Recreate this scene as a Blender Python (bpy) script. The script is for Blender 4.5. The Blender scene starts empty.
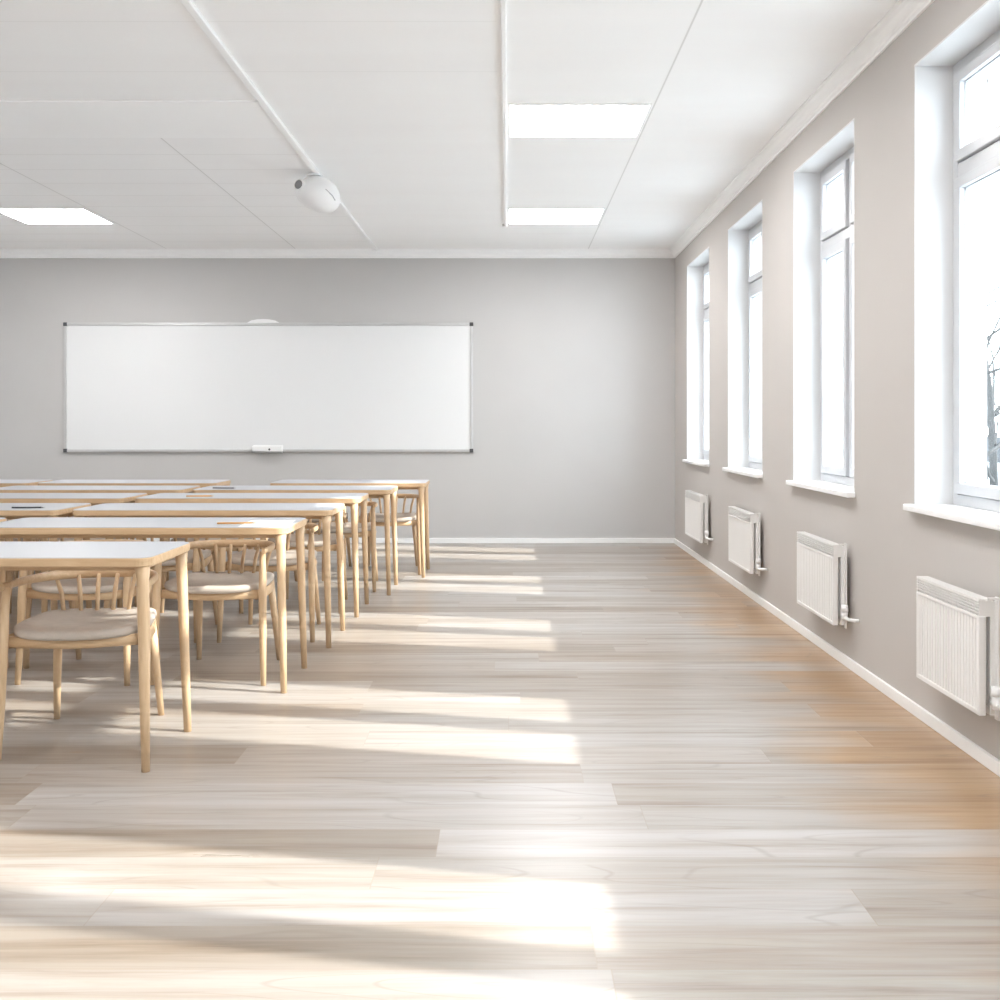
import bpy, bmesh, math, random
from mathutils import Vector, Matrix
random.seed(7)
PI = math.pi
SC = bpy.context.scene
COL = SC.collection

# ------------------------------------------------------------------ materials
class NT:
    """tiny node-expression helper"""
    def __init__(s, name):
        s.m = bpy.data.materials.new(name); s.m.use_nodes = True
        s.t = s.m.node_tree; s.t.nodes.clear()
        s.out = s.t.nodes.new('ShaderNodeOutputMaterial')
    def n(s, kind, **kw):
        nd = s.t.nodes.new(kind)
        for k, v in kw.items(): setattr(nd, k, v)
        return nd
    def put(s, sock, v):
        if v is None: return
        if hasattr(v, 'is_output') or isinstance(v, bpy.types.NodeSocket): s.t.links.new(v, sock)
        elif isinstance(v, (tuple, list)) and len(v) == 3 and sock.type == 'RGBA': sock.default_value = (*v, 1)
        else: sock.default_value = v
    def M(s, op, a, b=None, c=None):
        nd = s.n('ShaderNodeMath', operation=op)
        for i, v in enumerate((a, b, c)): s.put(nd.inputs[i], v)
        return nd.outputs[0]
    def comb(s, x, y, z=0.0):
        nd = s.n('ShaderNodeCombineXYZ')
        for i, v in enumerate((x, y, z)): s.put(nd.inputs[i], v)
        return nd.outputs[0]
    def pos(s):
        g = s.n('ShaderNodeTexCoord'); sp = s.n('ShaderNodeSeparateXYZ')
        s.t.links.new(g.outputs['Object'], sp.inputs[0])
        return g.outputs['Object'], sp.outputs[0], sp.outputs[1], sp.outputs[2]
    def noise(s, vec, scale=1, detail=2, rough=.5, dist=0):
        nd = s.n('ShaderNodeTexNoise'); s.put(nd.inputs['Vector'], vec)
        nd.inputs['Scale'].default_value = scale; nd.inputs['Detail'].default_value = detail
        nd.inputs['Roughness'].default_value = rough; nd.inputs['Distortion'].default_value = dist
        return nd.outputs[0]
    def white(s, vec):
        nd = s.n('ShaderNodeTexWhiteNoise', noise_dimensions='3D'); s.put(nd.inputs['Vector'], vec)
        return nd.outputs['Value']
    def ramp(s, fac, stops, interp='LINEAR'):
        nd = s.n('ShaderNodeValToRGB'); s.put(nd.inputs[0], fac); cr = nd.color_ramp; cr.interpolation = interp
        while len(cr.elements) < len(stops): cr.elements.new(.5)
        for e, (p, c) in zip(cr.elements, stops):
            e.position = p; e.color = (*c, 1) if isinstance(c, (tuple, list)) else (c, c, c, 1)
        return nd.outputs[0]
    def mix(s, fac, a, b, mode='MIX'):
        nd = s.n('ShaderNodeMix', data_type='RGBA', blend_type=mode)
        s.put(nd.inputs[0], fac); s.put(nd.inputs[6], a); s.put(nd.inputs[7], b)
        return nd.outputs[2]
    def maprange(s, v, a, b, c=0., d=1.):
        nd = s.n('ShaderNodeMapRange'); s.put(nd.inputs[0], v)
        for i, x in enumerate((a, b, c, d)): nd.inputs[i+1].default_value = x
        return nd.outputs[0]
    def bsdf(s, color, rough=.5, spec=.5, metal=0, bump=None, bstr=.1, bdist=.01):
        p = s.n('ShaderNodeBsdfPrincipled')
        s.put(p.inputs['Base Color'], color); s.put(p.inputs['Roughness'], rough)
        s.put(p.inputs['Specular IOR Level'], spec); s.put(p.inputs['Metallic'], metal)
        if bump is not None:
            b = s.n('ShaderNodeBump'); b.inputs['Strength'].default_value = bstr; b.inputs['Distance'].default_value = bdist
            s.put(b.inputs['Height'], bump); s.t.links.new(b.outputs[0], p.inputs['Normal'])
        s.t.links.new(p.outputs[0], s.out.inputs[0])
        return s.m

def mat_plain(name, col, rough=.5, spec=.4, metal=0, vary=.04, scale=6, bump=0):
    t = NT(name); v, x, y, z = t.pos()
    f = t.noise(v, scale, 3)
    lo = tuple(c*(1-vary) for c in col); hi = tuple(min(1, c*(1+vary)) for c in col)
    c = t.ramp(f, [(.3, lo), (.7, hi)])
    return t.bsdf(c, rough, spec, metal, t.noise(v, 180, 2) if bump else None, bump, .002)

def mat_wood(name, a, b, axis=0):
    t = NT(name); v, x, y, z = t.pos()
    k = [14, 14, 14]; k[axis] = 1.6
    vec = t.comb(t.M('MULTIPLY', x, k[0]), t.M('MULTIPLY', y, k[1]), t.M('MULTIPLY', z, k[2]))
    f = t.noise(vec, 3, 5, .6, .6)
    return t.bsdf(t.ramp(f, [(.25, a), (.75, b)]), .42, .4)

def mat_floor():
    t = NT('oak plank floor'); v, x, y, z = t.pos()
    W, L = .19, 1.9
    yr = t.M('DIVIDE', t.M('ADD', y, 20.03), W)
    row = t.M('FLOOR', yr); fy = t.M('FRACT', yr)
    ro = t.white(t.comb(row, 3.1, 1.7))
    xr = t.M('ADD', t.M('DIVIDE', t.M('ADD', x, 40), L), t.M('MULTIPLY', ro, 9.0))
    cl = t.M('FLOOR', xr); fx = t.M('FRACT', xr)
    rnd = t.white(t.comb(row, cl, .5)); rnd2 = t.white(t.comb(row, cl, 7.5))
    def edge(fr, w):   # 1 on the joint
        d = t.M('MINIMUM', fr, t.M('SUBTRACT', 1.0, fr))
        return t.maprange(d, w*.4, w, 1., 0.)
    seam = t.M('MAXIMUM', edge(fy, .0085), edge(fx, .0011))
    off = t.M('MULTIPLY', rnd, 53.0); off2 = t.M('MULTIPLY', rnd2, 31.0)
    gv = t.comb(t.M('ADD', t.M('MULTIPLY', x, .8), off), t.M('MULTIPLY', y, 16.0), off2)
    streak = t.noise(gv, 1.3, 6, .62, .35)
    fine = t.noise(t.comb(t.M('ADD', t.M('MULTIPLY', x, 2.5), off), t.M('MULTIPLY', y, 90.0), off2), 1.2, 3, .6)
    # cathedral grain: contour lines of a stretched soft noise
    cv = t.comb(t.M('ADD', t.M('MULTIPLY', x, .75), off), t.M('ADD', t.M('MULTIPLY', y, 5.5), off2), off2)
    cn = t.noise(cv, .9, 1.2, .4, .25)
    fr = t.M('FRACT', t.M('MULTIPLY', cn, 11.0))
    line = t.maprange(t.M('ABSOLUTE', t.M('SUBTRACT', fr, .5)), .008, .06, 1., 0.)
    gate = t.maprange(t.noise(t.comb(t.M('ADD', t.M('MULTIPLY', x, 1.1), off2), t.M('MULTIPLY', y, 6.0), off), 1.0, 1), .40, .55)
    line = t.M('MULTIPLY', line, gate)
    base = t.ramp(rnd, [(0., FL[0]), (.35, FL[1]), (.62, FL[2]), (.85, FL[3]), (1., FL[4])])
    # warm shade below the windows, painted into the boards as a tan strip
    shade_tan = t.ramp(rnd, [(0., SHADE_TAN[0]), (.35, SHADE_TAN[1]), (.62, SHADE_TAN[2]), (.85, SHADE_TAN[3]), (1., SHADE_TAN[4])])
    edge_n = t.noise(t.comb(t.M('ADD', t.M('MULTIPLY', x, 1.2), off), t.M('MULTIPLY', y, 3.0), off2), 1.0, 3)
    shade_mask = t.maprange(t.M('ADD', t.M('SUBTRACT', x, t.M('MULTIPLY', y, .05)), t.M('ADD', t.M('MULTIPLY', t.M('SUBTRACT', edge_n, .5), 1.1), t.M('MULTIPLY', t.M('SUBTRACT', rnd2, .5), .28))), .88, 1.28)
    base = t.mix(shade_mask, base, shade_tan)
    st = t.ramp(streak, [(.27, (.60, .51, .43)), (.43, (.87, .83, .79)), (.58, (1., 1., 1.)), (.8, (1.10, 1.10, 1.11))])
    c = t.mix(1., base, st, 'MULTIPLY')
    c = t.mix(t.M('MULTIPLY', t.maprange(fine, .5, .75), .24), c, (.42, .33, .25))
    c = t.mix(t.M('MULTIPLY', line, .34), c, (.20, .16, .125))
    # knots
    vo = t.n('ShaderNodeTexVoronoi'); t.put(vo.inputs['Vector'], t.comb(t.M('MULTIPLY', x, .9), t.M('MULTIPLY', y, 2.3), 0.)); vo.inputs['Scale'].default_value = 1.1
    kn = t.maprange(vo.outputs['Distance'], .012, .035, 1., 0.)
    c = t.mix(t.M('MULTIPLY', kn, .55), c, (.30, .20, .12))
    c = t.mix(t.M('MULTIPLY', seam, .6), c, (.30, .24, .19))
    rg = t.maprange(streak, .2, .8, .36, .26)
    h = t.M('SUBTRACT', t.M('MULTIPLY', streak, .15), seam)
    return t.bsdf(c, rg, .7, 0, h, .12, .004)
FL = [(.265, .220, .180), (.345, .315, .285), (.395, .375, .36), (.30, .25, .205), (.46, .445, .435)]
SHADE_TAN = [(.33, .21, .115), (.41, .285, .175), (.46, .335, .22), (.36, .235, .135), (.50, .38, .265)]

def mat_ceiling():
    t = NT('white ceiling boards'); v, x, y, z = t.pos()
    def ln(c, c0, w=.006): return t.maprange(t.M('ABSOLUTE', t.M('SUBTRACT', c, c0)), w*.5, w, 1., 0.)
    far = t.M('GREATER_THAN', y, 6.12); left = t.M('LESS_THAN', x, -1.33)
    fl = t.M('MULTIPLY', far, left)
    a = t.M('MAXIMUM', t.M('MULTIPLY', ln(x, -3.42), fl), t.M('MULTIPLY', ln(x, -2.13), fl))
    a = t.M('MAXIMUM', a, ln(x, .805))
    fr = t.M('FRACT', t.M('DIVIDE', t.M('SUBTRACT', y, 6.12), .39))
    bl = t.M('MULTIPLY', t.M('MULTIPLY', t.maprange(t.M('MINIMUM', fr, t.M('SUBTRACT', 1., fr)), .010, .02, 1., 0.), fl), .4)
    a = t.M('MAXIMUM', a, bl)
    a = t.M('MAXIMUM', a, t.M('MULTIPLY', t.M('MULTIPLY', t.M('MAXIMUM', ln(y, 4.98), ln(y, 4.36)), t.M('LESS_THAN', x, -.05)), .25))
    bf = t.noise(t.comb(t.M('MULTIPLY', x, .8), t.M('MULTIPLY', y, 5.)), .8, 2)
    c = t.ramp(bf, [(.3, (.93, .925, .925)), (.7, (.945, .945, .945))])
    c = t.mix(t.M('MULTIPLY', a, .45), c, (.45, .44, .42))
    return t.bsdf(c, .7, .2)

def mat_emit(name, col, s):
    t = NT(name); e = t.n('ShaderNodeEmission'); e.inputs[0].default_value = (*col, 1); e.inputs[1].default_value = s
    t.t.links.new(e.outputs[0], t.out.inputs[0]); return t.m

def mat_glass():
    t = NT('clear window glass')
    tr = t.n('ShaderNodeBsdfTransparent'); tr.inputs[0].default_value = (.97, .985, .98, 1)
    gl = t.n('ShaderNodeBsdfGlossy'); gl.inputs['Roughness'].default_value = .02
    fr = t.n('ShaderNodeFresnel'); fr.inputs[0].default_value = 1.25
    ge = t.n('ShaderNodeNewGeometry')
    mx = t.n('ShaderNodeMixShader'); t.put(mx.inputs[0], t.M('MULTIPLY', fr.outputs[0], t.M('SUBTRACT', 1.0, ge.outputs['Backfacing'])))
    t.t.links.new(tr.outputs[0], mx.inputs[1]); t.t.links.new(gl.outputs[0], mx.inputs[2])
    t.t.links.new(mx.outputs[0], t.out.inputs[0]); return t.m

M = dict(
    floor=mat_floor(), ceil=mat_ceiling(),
    wall=mat_plain('light grey wall paint', (.53, .519, .512), .75, .2, vary=.02, scale=1.2, bump=.05),
    wallwarmlit=mat_plain('grey wall paint tinted for warm light', (.515, .487, .465), .75, .2, vary=.02, scale=1.2, bump=.05),  # warmer light on the window wall is mixed into its paint colour
    white=mat_plain('white paint', (.86, .86, .86), .5, .35, vary=.01),
    ceilwhite=mat_plain('white ceiling paint', (.93, .93, .93), .7, .2, vary=.01),
    band=mat_plain('bright white ceiling band', (.97, .97, .97), .7, .2, vary=.003),
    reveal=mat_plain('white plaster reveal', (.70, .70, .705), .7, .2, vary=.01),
    upvc=mat_plain('white window plastic', (.56, .57, .59), .35, .4, vary=.01),
    gasket=mat_plain('grey gasket', (.42, .43, .45), .6, .3),
    rad=mat_plain('white radiator enamel', (.78, .77, .755), .35, .45, vary=.01),
    radin=mat_plain('grey radiator core', (.50, .49, .48), .6, .3),
    board=mat_plain('whiteboard enamel', (.76, .765, .77), .22, .5, vary=.006, scale=.8),
    alu=mat_plain('brushed aluminium', (.58, .58, .58), .4, .5, .6, vary=.03),
    dark=mat_plain('dark plastic', (.06, .06, .065), .5, .4),
    lens=mat_plain('smoked lens glass', (.22, .22, .23), .15, .6),
    grey=mat_plain('grey plastic', (.45, .45, .46), .5, .4),
    lam=mat_plain('white laminate', (.46, .475, .505), .32, .4, vary=.008, scale=3),
    woodx=mat_wood('pale beech along table', (.50, .325, .18), (.64, .455, .28), 0),
    woodz=mat_wood('pale beech upright', (.52, .345, .195), (.66, .48, .31), 2),
    seat=mat_plain('beige seat felt', (.50, .435, .375), .8, .2, vary=.05, scale=30, bump=.2),
    paper=mat_plain('white paper', (.85, .85, .84), .8, .2, vary=.01),
    yellow=mat_plain('ochre pencil lacquer', (.70, .36, .10), .4, .4),
    tip=mat_plain('bare pencil wood', (.75, .55, .35), .7, .2),
    bark=mat_plain('grey brown bark', (.048, .046, .045), .9, .1, vary=.1, scale=8),
    snow=mat_plain('snow', (.48, .49, .50), .8, .2, vary=.03, scale=.6),
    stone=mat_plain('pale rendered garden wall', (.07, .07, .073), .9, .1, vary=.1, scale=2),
    lampface=mat_emit('led diffuser', (1., .985, .975), 5.7),
    glass=mat_glass(),
)

# ------------------------------------------------------------------ mesh helpers
def bx(bm, x0, x1, y0, y1, z0, z1, bev=0, seg=2):
    r = bmesh.ops.create_cube(bm, size=1)
    vs = r['verts']
    for v in vs:
        v.co = Vector(((x0+x1)/2 + v.co.x*(x1-x0), (y0+y1)/2 + v.co.y*(y1-y0), (z0+z1)/2 + v.co.z*(z1-z0)))
    if bev:
        es = list({e for v in vs for e in v.link_edges})
        bmesh.ops.bevel(bm, geom=es, offset=bev, segments=seg, affect='EDGES', profile=.6)

def tube(bm, pts, rad, n=10, flat=None, cap=True):
    """swept tube; rad = number or list; flat = (ru, rv) factors with v kept near vertical"""
    pts = [Vector(p) for p in pts]; N = len(pts)
    rad = rad if isinstance(rad, (list, tuple)) else [rad]*N
    rings = []; prev = None
    for i, p in enumerate(pts):
        d = (pts[min(i+1, N-1)] - pts[max(i-1, 0)]).normalized()
        if prev is None:
            ref = Vector((0, 0, 1)) if abs(d.z) < .9 else Vector((0, 1, 0))
        else: ref = prev
        v = (ref - d*ref.dot(d)).normalized(); u = d.cross(v); prev = v
        fu, fv = flat if flat else (1, 1)
        rings.append([bm.verts.new(p + u*math.cos(2*PI*k/n)*rad[i]*fu + v*math.sin(2*PI*k/n)*rad[i]*fv) for k in range(n)])
    for a, b in zip(rings, rings[1:]):
        for k in range(n):
            f = bm.faces.new((a[k], a[(k+1) % n], b[(k+1) % n], b[k])); f.smooth = True
    if cap:
        bm.faces.new(rings[0][::-1]); bm.faces.new(rings[-1])

def rings_mesh(bm, rings, cap=(True, True), smooth=True):
    R = [[bm.verts.new(p) for p in r] for r in rings]
    n = len(R[0])
    for a, b in zip(R, R[1:]):
        for k in range(n):
            f = bm.faces.new((a[k], a[(k+1) % n], b[(k+1) % n], b[k])); f.smooth = smooth
    if cap[0]: bm.faces.new(R[0][::-1])
    if cap[1]: bm.faces.new(R[-1])

def rrect(x0, x1, y0, y1, r, z, n=6):
    out = []
    for cx, cy, a0 in ((x1-r, y1-r, 0), (x0+r, y1-r, PI/2), (x0+r, y0+r, PI), (x1-r, y0+r, 1.5*PI)):
        for k in range(n+1):
            a = a0 + k/n*PI/2
            out.append((cx + r*math.cos(a), cy + r*math.sin(a), z))
    return out

def obj(name, bm, mat, parent=None, loc=None):
    bmesh.ops.recalc_face_normals(bm, faces=bm.faces)
    me = bpy.data.meshes.new(name); bm.to_mesh(me); bm.free()
    me.materials.append(M[mat])
    o = bpy.data.objects.new(name, me); COL.objects.link(o)
    if parent: o.parent = parent
    if loc: o.location = loc
    return o
def B(): return bmesh.new()
def box_obj(name, dims, mat, parent=None, bev=0):
    b = B(); bx(b, *dims, bev); return obj(name, b, mat, parent)
def tag(o, label, cat, group=None):
    o['label'] = label; o['category'] = cat
    if group: o['group'] = group
    return o
def thing(name, label, cat, loc=(0, 0, 0), rz=0, group=None):
    o = bpy.data.objects.new(name, None); COL.objects.link(o)
    o.location = loc; o.rotation_euler = (0, 0, rz); o.empty_display_size = .1
    return tag(o, label, cat, group)
def struct(o): o['kind'] = 'structure'; return o
def dup(root, loc, rz=0, label=None, group=None):
    r = root.copy(); COL.objects.link(r); r.location = loc; r.rotation_euler = (0, 0, rz)
    if label: r['label'] = label
    if group: r['group'] = group
    for ch in list(root.children):
        c = ch.copy(); COL.objects.link(c); c.parent = r
        for g in ch.children:
            d = g.copy(); COL.objects.link(d); d.parent = c
    return r

# ------------------------------------------------------------------ room shell
XR, XL, YB, YF, H = 1.684, -5.6, 10.08, -3.0, 2.955
TH = .30
ZS, ZH = .868, 2.68          # sill top, window head
WIN = [(9.40-1.755*i, 8.38-1.755*i) for i in range(7)]   # (far edge, near edge)

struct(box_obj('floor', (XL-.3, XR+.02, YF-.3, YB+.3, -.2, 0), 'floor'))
struct(box_obj('ceiling', (XL-.3, XR+TH, YF-.3, YB+.3, H, H+.2), 'ceil'))
struct(box_obj('wall_back', (XL-.3, XR+TH, YB, YB+.3, 0, H), 'wall'))
struct(box_obj('wall_front', (XL-.3, XR+TH, YF-.3, YF, 0, H), 'white'))
struct(box_obj('wall_left', (XL-.3, XL, YF, YB, 0, H), 'white'))
b = B(); g = .008
bx(b, XR, XR+TH, YF, YB, -.2, ZS-.03)
bx(b, XR, XR+TH, YF, YB, ZH+g, H)
edges = [YB] + [e for w in WIN for e in (w[0]+g, w[1]-g)] + [YF]
for a, c in zip(edges[0::2], edges[1::2]): bx(b, XR, XR+TH, c, a, ZS-.03, ZH+g)
struct(obj('wall_right', b, 'wallwarmlit'))
# exterior face under the floor is closed by the ground outside

# skirting boards and cornices
def skirting(name, x0, x1, y0, y1): return struct(box_obj(name, (x0, x1, y0, y1, 0, .050), 'white', None, .003))
skirting('baseboard_back', XL, XR-.014, YB-.014, YB); skirting('baseboard_right', XR-.014, XR, YF, YB)
skirting('baseboard_left', XL, XL+.014, YF, YB-.014); skirting('baseboard_front', XL+.014, XR-.014, YF, YF+.014)
PROF = [(0, 0), (.068, 0), (.068, -.010), (.058, -.016), (.050, -.032), (.036, -.048), (.024, -.056), (.022, -.066), (.012, -.070), (.012, -.084), (0, -.084)]
def cornice(name, a, c, nrm):
    bm = B(); a = Vector(a); c = Vector(c); nv = Vector(nrm)
    rings_mesh(bm, [[tuple(p + nv*u + Vector((0, 0, w))) for u, w in PROF] for p in (a, c)], smooth=False)
    return struct(obj(name, bm, 'ceilwhite'))
cornice('trim_1', (XL, YB, H), (XR, YB, H), (0, -1, 0))
cornice('trim_2', (XR, YF, H), (XR, YB, H), (-1, 0, 0))
cornice('trim_3', (XL, YF, H), (XL, YB, H), (1, 0, 0))
# shallow ceiling rails and the plain white cross band
b = B(); bx(b, -1.347, -1.311, YF, YB-.07, H-.022, H, .005); bx(b, -1.355, -1.303, YB-.16, YB-.09, H-.03, H, .004); struct(obj('trim_4', b, 'ceilwhite'))
b = B(); bx(b, -.032, -.008, YF, 8.80, H-.020, H, .005); bx(b, -.048, 0., 8.77, 8.83, H-.024, H, .004); struct(obj('trim_5', b, 'ceilwhite'))
struct(box_obj('trim_6', (XL+.07, -1.35, 5.42, 6.11, H-.008, H), 'band', None, .003))

# ------------------------------------------------------------------ windows
XF0, XF1 = XR+.155, XR+.225   # frame depth
def frame_rect(bm, y0, y1, z0, z1, w, x0, x1, bev=.004):
    bx(bm, x0, x1, y0, y1, z0, z0+w, bev); bx(bm, x0, x1, y0, y1, z1-w, z1, bev)
    bx(bm, x0, x1, y0, y0+w, z0+w-.002, z1-w+.002, bev); bx(bm, x0, x1, y1-w, y1, z0+w-.002, z1-w+.002, bev)
ZT = 2.235  # transom
for i, (yf, yn) in enumerate(WIN):
    w = bpy.data.objects.new('window_%d' % (i+1), None); COL.objects.link(w); struct(w); w.location = (XR, (yf+yn)/2, ZS)
    w0 = Vector(w.location)
    def part(name, bm, mat, par=None):
        o = obj(name, bm, mat, par or w)
        if par is None: o.location = -w0
        return o
    b = B(); e = .0005
    bx(b, XR-e, XF1+.07, yf, yf+g, ZS-.03, ZH+g); bx(b, XR-e, XF1+.07, yn-g, yn, ZS-.03, ZH+g); bx(b, XR-e, XF1+.07, yn, yf, ZH, ZH+g)
    part('reveal', b, 'reveal')
    b = B(); bx(b, XR-.042, XR, yn-.026, yf+.026, ZS-.026, ZS, .005); bx(b, XR-.006, XF0+.02, yn, yf, ZS-.028, ZS)
    part('sill', b, 'white')
    b = B(); bx(b, XF0+.02, XF1+.12, yn, yf, ZS-.03, ZS+.001); part('outer_sill', b, 'alu')
    b = B(); frame_rect(b, yn, yf, ZS, ZH, .045, XF0, XF1)
    bx(b, XF0+.002, XF1-.002, yn+.04, yf-.04, ZT-.03, ZT+.03, .004)
    ym = (yf+yn)/2
    bx(b, XF0+.005, XF1-.005, ym-.028, ym+.028, ZS+.04, ZH-.04, .004)
    fr = part('frame', b, 'upvc')
    for (y0, y1) in ((yn+.048, ym-.031), (ym+.031, yf-.048)):
        for (z0, z1) in ((ZS+.048, ZT-.033), (ZT+.033, ZH-.048)):
            s = B(); frame_rect(s, y0, y1, z0, z1, .045, XF0-.014, XF1-.018, .005)
            so = part('sash', s, 'upvc')
            p = B(); bx(p, XF0+.020, XF0+.024, y0+.04, y1-.04, z0+.04, z1-.04); po = obj('pane', p, 'glass', so)
            gk = B(); frame_rect(gk, y0+.043, y1-.043, z0+.043, z1-.043, .006, XF0+.008, XF0+.019, 0); obj('gasket', gk, 'gasket', so)

# ------------------------------------------------------------------ radiators under the windows
def radiator(cy, label, wd=.60):
    t = thing('radiator', label, 'radiator', (XR, cy, .21), 0, 'white panel radiators under the windows')
    hh = .40; x1 = -.028; x0 = -.085
    b = B(); n = 22; ribw = wd/n
    # ribbed front sheet
    prof = []
    for k in range(n):
        a = -wd/2 + k*ribw
        prof += [(x0+.010, a+.02*ribw), (x0, a+.28*ribw), (x0, a+.72*ribw), (x0+.010, a+.98*ribw)]
    outer = [(x, y) for x, y in prof] + [(x0+.022, wd/2), (x0+.022, -wd/2)]
    rings_mesh(b, [[(x, y, z) for x, y in outer] for z in (.016, hh-.070)], smooth=False)
    bx(b, x0-.003, x0+.022, -wd/2, wd/2, 0, .018, .004); bx(b, x0-.003, x0+.022, -wd/2, wd/2, hh-.074, hh-.062, .003)
    bx(b, x0-.003, x0+.022, -wd/2-.006, -wd/2+.012, 0, hh-.062, .004); bx(b, x0-.003, x0+.022, wd/2-.012, wd/2+.006, 0, hh-.062, .004)
    obj('front_panel', b, 'rad', t)
    b = B(); bx(b, x1-.020, x1, -wd/2, wd/2, .0, hh-.012, .004); obj('back_panel', b, 'rad', t)
    b = B()
    for k in range(27):
        y = -wd/2+.02 + k*(wd-.04)/26; bx(b, x0+.021, x1-.019, y-.002, y+.002, .03, hh-.05)
    obj('convector_fins', b, 'radin', t)
    b = B()   # slotted top grille
    for k in range(24):
        y = -wd/2 + k*wd/23; bx(b, x0+.0, x1-.018, y-.0030, y+.0030, hh-.064, hh-.010)
    for k in range(5):
        x = x0 + k*(x1-.02-x0)/4; bx(b, x-.002, x+.004, -wd/2-.004, wd/2+.004, hh-.014, hh-.004)
    for z in (hh-.052, hh-.042, hh-.032, hh-.022): bx(b, x0-.002, x0+.003, -wd/2-.004, wd/2+.004, z-.002, z+.002)
    obj('top_grille', b, 'rad', t)
    b = B(); bx(b, x1-.004, x1+.004, -wd/2-.022, -wd/2+.002, -.012, hh+.004, .002); bx(b, x0+.02, x1, -wd/2-.020, -wd/2-.014, hh-.004, hh+.004, .002); obj('side_rail', b, 'rad', t)
    for yy in (-wd*.3, wd*.3):
        b = B(); bx(b, x1-.002, 0, yy-.02, yy+.02, .05, hh-.08, .003); obj('wall_bracket', b, 'rad', t)
    b = B(); tube(b, [(x0+.045, -wd/2+.01, .045), (x0+.045, -wd/2-.05, .045)], .010, 12); tube(b, [(x0+.045, -wd/2-.03, .030), (x0+.045, -wd/2-.03, .075)], [.014, .016], 14)
    v = obj('valve', b, 'white', t)
    b = B(); tube(b, [(x0+.045, -wd/2-.03, .075), (x0+.045, -wd/2-.03, .105)], [.019, .016], 14); obj('valve_knob', b, 'white', v)
    b = B()
    tube(b, [(x0+.045, -wd/2-.045, .045), (x0+.045, -wd/2-.085, .045), (x0+.05, -wd/2-.10, .045), (x0+.065, -wd/2-.112, .045), (0, -wd/2-.115, .045)], .009, 10); obj('pipe', b, 'white', t)
    return t
radiator(8.66, 'small white panel radiator under the farthest window, nearest the back corner', .70)
radiator(6.92, 'white panel radiator under the second window from the back wall', .64)
radiator(5.22, 'white ribbed radiator under the window with mullion, second nearest the camera', .61)
radiator(3.65, 'largest white ribbed radiator, under the nearest window at the right edge', .51)

# ------------------------------------------------------------------ ceiling lights
def ceiling_light(x0, x1, y0, y1, label, proto=[]):
    cx, cy = (x0+x1)/2, (y0+y1)/2; a, c = (x1-x0)/2, (y1-y0)/2
    t = thing('ceiling_light', label, 'ceiling light', (cx, cy, H), 0, 'recessed light panels in the ceiling')
    b = B(); r = .010
    bx(b, -a, a, -c, -c+r, -.010, 0); bx(b, -a, a, c-r, c, -.010, 0); bx(b, -a, -a+r, -c+r, c-r, -.010, 0); bx(b, a-r, a, -c+r, c-r, -.010, 0)
    obj('frame', b, 'ceilwhite', t)
    b = B(); bx(b, -a+r, a-r, -c+r, c-r, -.007, 0); obj('diffuser', b, 'lampface', t)
    return t
ceiling_light(.003, .788, 8.12, 8.73, 'glowing light panel right of the ceiling rail, nearer the back wall')
ceiling_light(.003, .788, 5.47, 6.09, 'largest glowing light panel, right of the ceiling rail, nearest the camera')
ceiling_light(-4.20, -3.44, 8.12, 8.73, 'glowing light panel at the left edge, beside the ceiling seam')
for x in (.003, -4.20):
    for y in (2.8, .15) + ((5.47,) if x < 0 else ()):
        ceiling_light(x, x+.78, y, y+.61, 'glowing ceiling light panel outside the photo, above or behind the camera')

# ------------------------------------------------------------------ ceiling device
t = thing('ceiling_projector', 'white egg-shaped projector hanging from the ceiling beside the left rail', 'projector', (-1.345, 6.96, H))
b = B(); tube(b, [(0, 0, -.022), (0, 0, -.034)], .055, 24); tube(b, [(0, 0, -.034), (0, 0, -.075)], .022, 16); obj('mount', b, 'white', t)
b = B()
def egg(b, rx, ry, rz, c, n=40, m=22, tilt=.35):
    rg = []
    for j in range(1, m):
        ph = -PI/2 + PI*j/m
        rr = math.cos(ph)**.88; zz = math.sin(ph)
        rg.append([Vector((rx*rr*math.cos(2*PI*k/n)*(1-.10*zz), ry*rr*math.sin(2*PI*k/n)*(1-.10*zz), rz*zz)) for k in range(n)])
    R = Matrix.Rotation(tilt, 3, 'Y')
    rings_mesh(b, [[tuple(R @ p + Vector(c)) for p in r] for r in rg])
egg(b, .155, .15, .118, (.028, 0, -.155)); body = obj('housing', b, 'white', t)
b = B(); c0 = Vector((-.074, -.092, -.120)); d = Vector((-.45, -.87, .12)).normalized()
tube(b, [c0 - d*.03, c0 + d*.026, c0 + d*.030], [.041, .041, .038], 24); ring = obj('lens_ring', b, 'white', t)
b = B(); tube(b, [c0 + d*.0, c0 + d*.0335], .031, 24); obj('lens', b, 'lens', t)
b = B(); tube(b, [(.098, -.127, -.150), (.140, -.103, -.188), (.155, -.075, -.215)], .004, 8); obj('vent_slot', b, 'grey', t)

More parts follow.
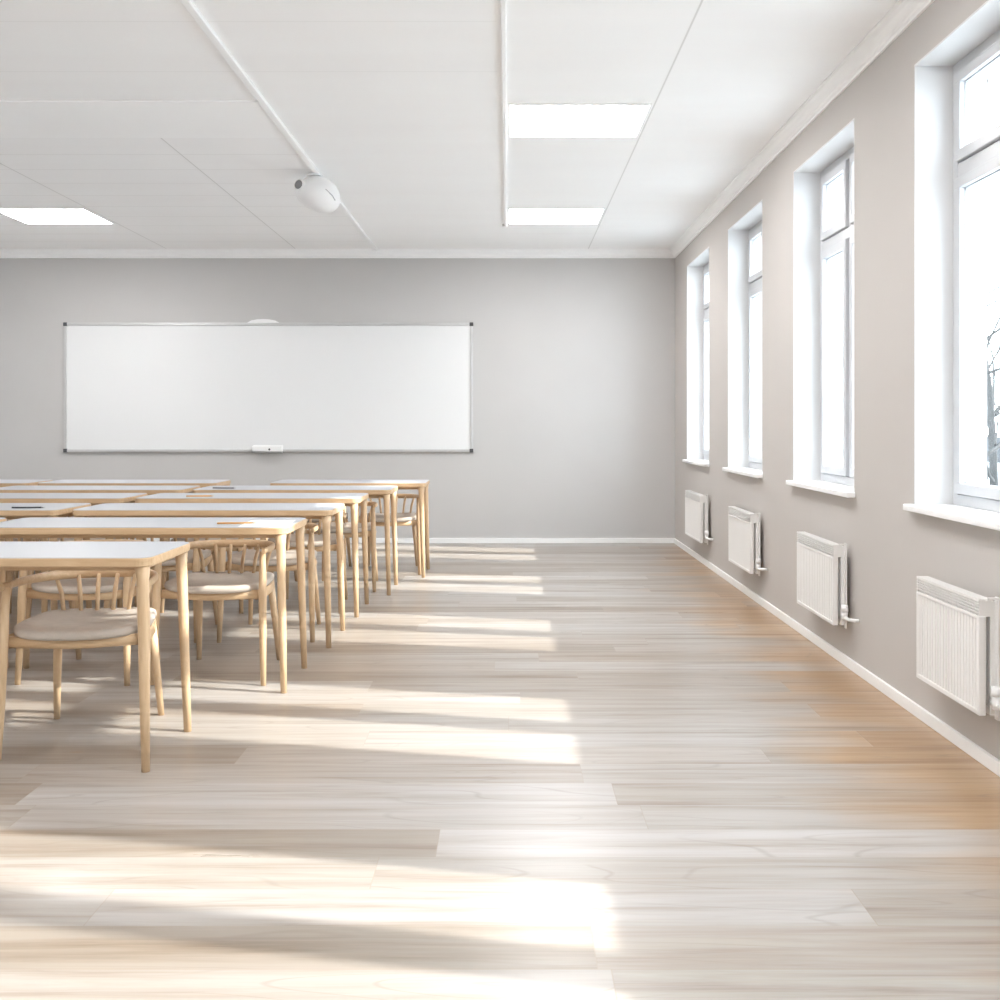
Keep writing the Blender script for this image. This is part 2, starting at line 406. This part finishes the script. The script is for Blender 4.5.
# ------------------------------------------------------------------ whiteboard
t = thing('whiteboard', 'wide whiteboard with thin aluminium frame on the back wall', 'whiteboard', (0, YB, 0))
x0, x1, z0, z1 = -4.466, -.353, .918, 2.218
b = B(); bx(b, x0+.01, x1-.01, -.020, -.004, z0+.01, z1-.01); obj('writing_surface', b, 'board', t)
b = B()
for (a, c, d, e) in ((x0, x1, z0, z0+.028), (x0, x1, z1-.028, z1), (x0, x0+.028, z0, z1), (x1-.028, x1, z0, z1)): bx(b, a, c, -.032, 0, d, e, .004)
obj('frame', b, 'alu', t)
for xx in (x0, x1):
    for zz in (z0, z1):
        sx = 1 if xx == x0 else -1; sz = 1 if zz == z0 else -1
        b = B(); xs = sorted((xx-.004*sx, xx+.034*sx)); zs = sorted((zz-.004*sz, zz+.034*sz)); bx(b, xs[0], xs[1], -.036, -.001, zs[0], zs[1], .006); obj('corner_cap', b, 'dark', t)
b = B(); out = [(-.16, 0), (-.12, .022), (-.06, .034), (0, .037), (.06, .034), (.12, .022), (.16, 0)]
rings_mesh(b, [[(x+.5*(-4.92), y, z1+z) for x, z in out] for y in (-.034, -.001)], smooth=False); obj('top_clip', b, 'white', t)
b = B(); bx(b, -2.56, -2.26, -.085, -.030, z0-.008, z0+.012, .004); bx(b, -2.56, -2.26, -.040, -.030, z0-.008, z0+.070, .004); bx(b, -2.56, -2.545, -.085, -.035, z0-.008, z0+.045, .003); bx(b, -2.56, -2.26, -.085, -.078, z0-.008, z0+.060, .003)
tr = obj('marker_tray', b, 'white', t)
b = B(); tube(b, [(-2.385, -.089, z0+.028), (-2.385, -.084, z0+.028)], .010, 14); obj('tray_stud', b, 'dark', tr)

# ------------------------------------------------------------------ tables
TZ, TD = .74, .48
def make_table(L, label):
    """origin at the right end, near edge; table runs to -x and +y"""
    t = thing('classroom_table', label, 'table', (0, 0, 0), 0, 'white topped beech tables in rows')
    b = B(); r = .045
    z0 = TZ-.034
    rings_mesh(b, [rrect(-L+i, -i, i, TD-i, r, z) for i, z in ((.004, z0), (0, z0+.004), (0, TZ-.005), (.004, TZ-.002))], smooth=False)
    top = obj('tabletop', b, 'woodx', t)
    b = B(); rings_mesh(b, [rrect(-L+.003, -.003, .003, TD-.003, r, TZ-.004), rrect(-L+.003, -.003, .003, TD-.003, r, TZ-.0005), rrect(-L+.0045, -.0045, .0045, TD-.0045, r, TZ)], smooth=False)
    obj('laminate_surface', b, 'lam', top)
    for sx in (0, 1):
        for sy in (0, 1):
            X = -.034 if sx == 0 else -L+.034; Y = .034 if sy == 0 else TD-.034
            ox = .018*(1 if sx == 0 else -1); oy = .02*(-1 if sy == 0 else 1)
            b = B(); P = [(X, Y, z0+.006), (X, Y, z0-.05), (X+ox*.25, Y+oy*.25, .50), (X+ox*.6, Y+oy*.6, .25), (X+ox, Y+oy, 0)]
            tube(b, P, [.0255, .0215, .0195, .0175, .0145], 14); obj('leg', b, 'woodz', t)
    b = B()
    for yy in (.085, TD-.085): bx(b, -L+.05, -.05, yy-.009, yy+.009, z0-.022, z0+.001, .003)
    for xx in (-.06, -L+.06): bx(b, xx-.009, xx+.009, .05, TD-.05, z0-.022, z0+.001, .003)
    obj('under_frame', b, 'woodx', t)
    return t

ORD = ['nearest', 'second', 'third', 'fourth', 'fifth', 'farthest']
ROWY = [3.44, 4.45, 5.35, 6.20, 7.00, 7.80]
ROWX = [-1.235, -.985, -.945, -.925, -.82, -.645]
NT_ = [1, 2, 2, 2, 2, 3]
SIDE = {1: [''], 2: ['by the aisle', 'on the left'], 3: ['by the aisle', 'in the middle', 'at the left edge']}
proto = make_table(1.4, ''); short = make_table(1.22, '')
used_p = used_s = False
tables = []
for r in range(6):
    x = ROWX[r]
    for k in range(NT_[r]):
        if NT_[r] == 1: lab = 'long white-topped beech table of the row nearest the camera'
        else: lab = 'white-topped beech table %s in the %s row from the camera' % (SIDE[NT_[r]][k], ORD[r]) if r < 5 else 'white-topped beech table %s of the farthest row before the whiteboard' % SIDE[3][k]
        L = 1.4
        if r == 5 and k == 0:
            L = 1.22; o = short
        elif not used_p: o = proto; used_p = True
        else: o = dup(proto, (0, 0, 0))
        o.location = (x, ROWY[r], 0); o['label'] = lab
        tables.append((r, k, x, L))
        x -= L + (.42 if (r == 5 and k == 0) else .07)

# ------------------------------------------------------------------ chairs (face the camera, i.e. -y)
def make_chair(label):
    t = thing('armchair', label, 'chair', (0, 0, 0), 0, 'bow back beech chairs at the tables')
    # seat
    def outline(s, z, dish=0):
        out = []
        N = 44
        for k in range(N):
            a = 2*PI*k/N; ca, sa = math.cos(a), math.sin(a)
            e = 2/3.6
            ux = math.copysign(abs(ca)**e, ca); uy = math.copysign(abs(sa)**e, sa)
            wx = .256 - .045*(uy*.5+.5)
            X = ux*wx*s; Y = uy*.235*s - .018*(1-ux*ux)*(1 if uy < 0 else 0)*s
            out.append((X, Y, z + dish + .012*abs(ux)**2*s*s))
        return out
    b = B(); zt = .452
    rings_mesh(b, [outline(.93, zt-.034), outline(.985, zt-.030), outline(1.0, zt-.018), outline(.99, zt-.006), outline(.95, zt), outline(.75, zt-.004), outline(.5, zt-.008), outline(.25, zt-.010), outline(.04, zt-.010)])
    obj('seat', b, 'seat', t)
    b = B()
    tube(b, [(-.235, -.20, .412), (0, -.215, .404), (.235, -.20, .412)], [.018]*3, 10, (.8, 1.2))
    tube(b, [(-.18, .185, .412), (0, .20, .406), (.18, .185, .412)], [.018]*3, 10, (.8, 1.2))
    for s in (-1, 1): tube(b, [(s*.245, -.20, .412), (s*.225, 0, .405), (s*.185, .185, .412)], [.018]*3, 10, (.8, 1.2))
    obj('seat_frame', b, 'woodx', t)
    for s in (-1, 1):
        b = B(); tube(b, [(s*.256, -.238, 0), (s*.250, -.226, .2), (s*.246, -.214, .42), (s*.244, -.205, .53), (s*.240, -.19, .608)], [.013, .0165, .0195, .0165, .014], 12); obj('leg', b, 'woodz', t)
        b = B(); tube(b, [(s*.205, .262, 0), (s*.192, .225, .22), (s*.178, .188, .425)], [.0125, .0165, .019], 12); obj('leg', b, 'woodz', t)
    # bow: arms and back rail in one sweep
    P = []; R = []
    for k in range(33):
        a = -PI*.5 + PI*1.0*k/32    # left arm tip -> back -> right arm tip
        sx = math.sin(a); cy = math.cos(a)
        P.append((.250*math.copysign(abs(sx)**.8, sx), -.215 + .475*abs(cy)**.75, .612 - .020*cy))
        R.append(.014 + .006*cy)
    b = B(); tube(b, P, R, 12, (.62, 1.0)); obj('bow_backrest', b, 'woodx', t)
    for k in range(6):
        u = (k-2.5)/2.5
        b = B(); tube(b, [(u*.15, .195-.02*u*u, .43), (u*.165, .215-.025*u*u, .52), (u*.185, .250-.062*u*u, .588)], [.0085, .0095, .0085], 8); obj('spindle', b, 'woodz', t)
    return t
CP = make_chair('')
cused = False
SHOW = {(0, 0): [0], (1, 0): [0, 1], (1, 1): [], (2, 0): [0, 1], (2, 1): [0], (3, 0): [0, 1], (3, 1): [0, 1], (4, 0): [0, 1], (4, 1): [0, 1], (5, 0): [0, 1], (5, 1): [0, 1], (5, 2): [0]}
for (r, k, x, L) in tables:
    for c in SHOW[(r, k)]:
        cx = (-1.60 if r == 0 else x) - ((0 if r == 0 else .39, 1.01)[c] if L > 1.3 else (.32, .90)[c])
        cy = ROWY[r] + (.40 if r == 0 else .385)
        if r == 0: lab = 'large beech bow-back chair tucked under the nearest table at the left edge'
        else:
            where = {1: '', 2: ['aisle ', 'left '][k] if NT_[r] == 2 else '', 3: ['aisle ', 'middle ', 'leftmost '][min(k, 2)]}[NT_[r]]
            lab = 'beech bow-back chair at the %send of the %stable, %s' % (['right ', 'left '][c], where, (ORD[r] + ' row from the camera') if r < 5 else 'farthest row')
        o = CP if not cused else dup(CP, (0, 0, 0)); cused = True
        o.location = (cx, cy, 0); o.rotation_euler = (0, 0, random.uniform(-.05, .05) if r else .13); o['label'] = lab

# ------------------------------------------------------------------ small things on the tables
def sheet(x, y, rz, label, w=.21, d=.297):
    b = B(); bx(b, -w/2, w/2, -d/2, d/2, 0, .002); o = obj('paper_sheet', b, 'paper'); o.location = (x, y, TZ); o.rotation_euler = (0, 0, rz)
    return tag(o, label, 'paper')
def pencil(x, y, rz, label, body='yellow', kind='pencil'):
    t = thing(kind, label, kind, (x, y, TZ), rz)
    b = B(); tube(b, [(-.085, 0, .0045), (.07, 0, .0045)], .0045, 6); obj('barrel', b, body, t)
    b = B(); tube(b, [(.07, 0, .0045), (.088, 0, .0045)], [.0043, .0010], 8); obj('tip', b, 'tip' if body == 'yellow' else 'grey', t)
    return t
sheet(-1.11, 4.62, .06, 'white paper sheet on the right end of the second table')
pencil(-1.25, 4.60, .12, 'ochre pencil beside the white sheet on the second table')
pencil(-2.62, 5.46, .1, 'dark pen at the left edge on the third row table', 'dark', 'pen')
pencil(-2.02, 7.12, -.1, 'dark pen lying on the fifth row table by the aisle', 'dark', 'pen')
pencil(-1.95, 6.33, .08, 'ochre pencil on the fourth row table by the aisle')

# ------------------------------------------------------------------ outside
GZ = -.7
b = B(); bx(b, XR+TH, 140, -60, 160, GZ-.2, GZ); struct(obj('ground', b, 'snow'))
def tree(x, y, h, seed, label):
    rnd = random.Random(seed)
    t = thing('bare_tree', label, 'tree', (x, y, GZ), 0, 'bare winter trees outside the windows')
    def limb(bm, p, d, L, r, depth, n):
        pts = [Vector(p)]; dd = Vector(d).normalized(); seg = 5; rad = [r]
        for k in range(seg):
            dd = (dd + Vector((rnd.uniform(-1, 1), rnd.uniform(-1, 1), rnd.uniform(-.3, .7)))*.13).normalized()
            pts.append(pts[-1] + dd*L/seg); rad.append(max(.006, r*(1-.16*(k+1))))
        tube(bm, pts, rad, n)
        return pts, rad
    b = B(); pts, rad = limb(b, (0, 0, -.05), (0, 0, 1), h*.8, .012*h, 0, 9); obj('trunk', b, 'bark', t)
    b = B()
    def grow(p, d, L, r, depth):
        q, rr = limb(b, p, d, L, r, depth, 6 if depth < 2 else 4)
        if depth >= 3: return
        for k in range(4 if depth < 2 else 3):
            i = rnd.randint(1, 5)
            dd = (q[i]-q[i-1]).normalized(); side = Vector((rnd.uniform(-1, 1), rnd.uniform(-1, 1), rnd.uniform(-.2, .8)))
            grow(q[i], dd*.6 + side*.8, L*rnd.uniform(.45, .68), rr[i]*.62, depth+1)
    for k in range(11):
        i = rnd.randint(1, 5); f = rnd.random(); p = pts[i-1].lerp(pts[i], f); a = rnd.uniform(0, 2*PI)
        grow(p, (math.cos(a), math.sin(a), rnd.uniform(.25, .9)), h*rnd.uniform(.25, .42), rad[i]*.55, 1)
    obj('branches', b, 'bark', t)
TREES = [(6.4, 13.5, 6.5), (10.8, 22.2, 8.5), (16.2, 34.0, 11.0), (9.6, 29.5, 6.0), (16.0, 48.6, 10.0), (9.8, 39.4, 7.0)]
TL = ['bare tree with thin trunk outside the nearest window, closest to the glass', 'bare tree behind the closest one outside the nearest window', 'tall distant bare tree seen through the nearest window',
      'bare tree seen through the third window, closest to the glass', 'tall distant bare tree seen through the third window', 'bare tree seen through the second window from the back']
for i, (x, y, h) in enumerate(TREES): tree(x, y, h, 11+i, TL[i])
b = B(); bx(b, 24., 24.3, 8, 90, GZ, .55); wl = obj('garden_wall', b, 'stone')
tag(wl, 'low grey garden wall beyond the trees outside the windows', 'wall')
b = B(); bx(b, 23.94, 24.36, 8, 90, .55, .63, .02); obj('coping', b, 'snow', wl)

# ------------------------------------------------------------------ light
SKY, SUN = 2.25, 1.95
w = bpy.data.worlds.new('overcast sky'); SC.world = w; w.use_nodes = True
bg = w.node_tree.nodes['Background']; bg.inputs[0].default_value = (.78, .90, 1.0, 1); bg.inputs[1].default_value = SKY
sd = bpy.data.lights.new('sun', 'SUN'); sd.energy = SUN; sd.angle = math.radians(1.0); sd.color = (1., .97, .92)
so = bpy.data.objects.new('sun', sd); COL.objects.link(so)
so.rotation_euler = Vector((-1, .2, -.622)).to_track_quat('-Z', 'Y').to_euler(); so.location = (8, -2, 8)
for (yf, yn) in WIN:
    ld = bpy.data.lights.new('window_portal', 'AREA'); ld.shape = 'RECTANGLE'; ld.size = ZH-ZS; ld.size_y = yf-yn
    ld.cycles.is_portal = True
    lo = bpy.data.objects.new('window_portal', ld); COL.objects.link(lo)
    lo.location = (XF1+.03, (yf+yn)/2, (ZS+ZH)/2); lo.rotation_euler = (0, PI/2, 0)

# ------------------------------------------------------------------ camera
cd = bpy.data.cameras.new('camera'); cam = bpy.data.objects.new('camera', cd); COL.objects.link(cam)
cd.sensor_width = 36; cd.lens = 36; cd.shift_x = -.008; cd.shift_y = -.076; cd.clip_start = .05; cd.clip_end = 400
cam.location = (0, 0, 1.2); cam.rotation_euler = (PI/2, 0, 0)
SC.camera = cam
vs = SC.view_settings
vs.view_transform = 'Standard'; vs.look = 'None'; vs.gamma = 1; vs.use_curve_mapping = False; vs.exposure = 2.40
SC.cycles.max_bounces = 14; SC.cycles.diffuse_bounces = 10; SC.cycles.glossy_bounces = 6; SC.cycles.transparent_max_bounces = 16
SC.cycles.sample_clamp_indirect = 8; SC.cycles.use_denoising = True
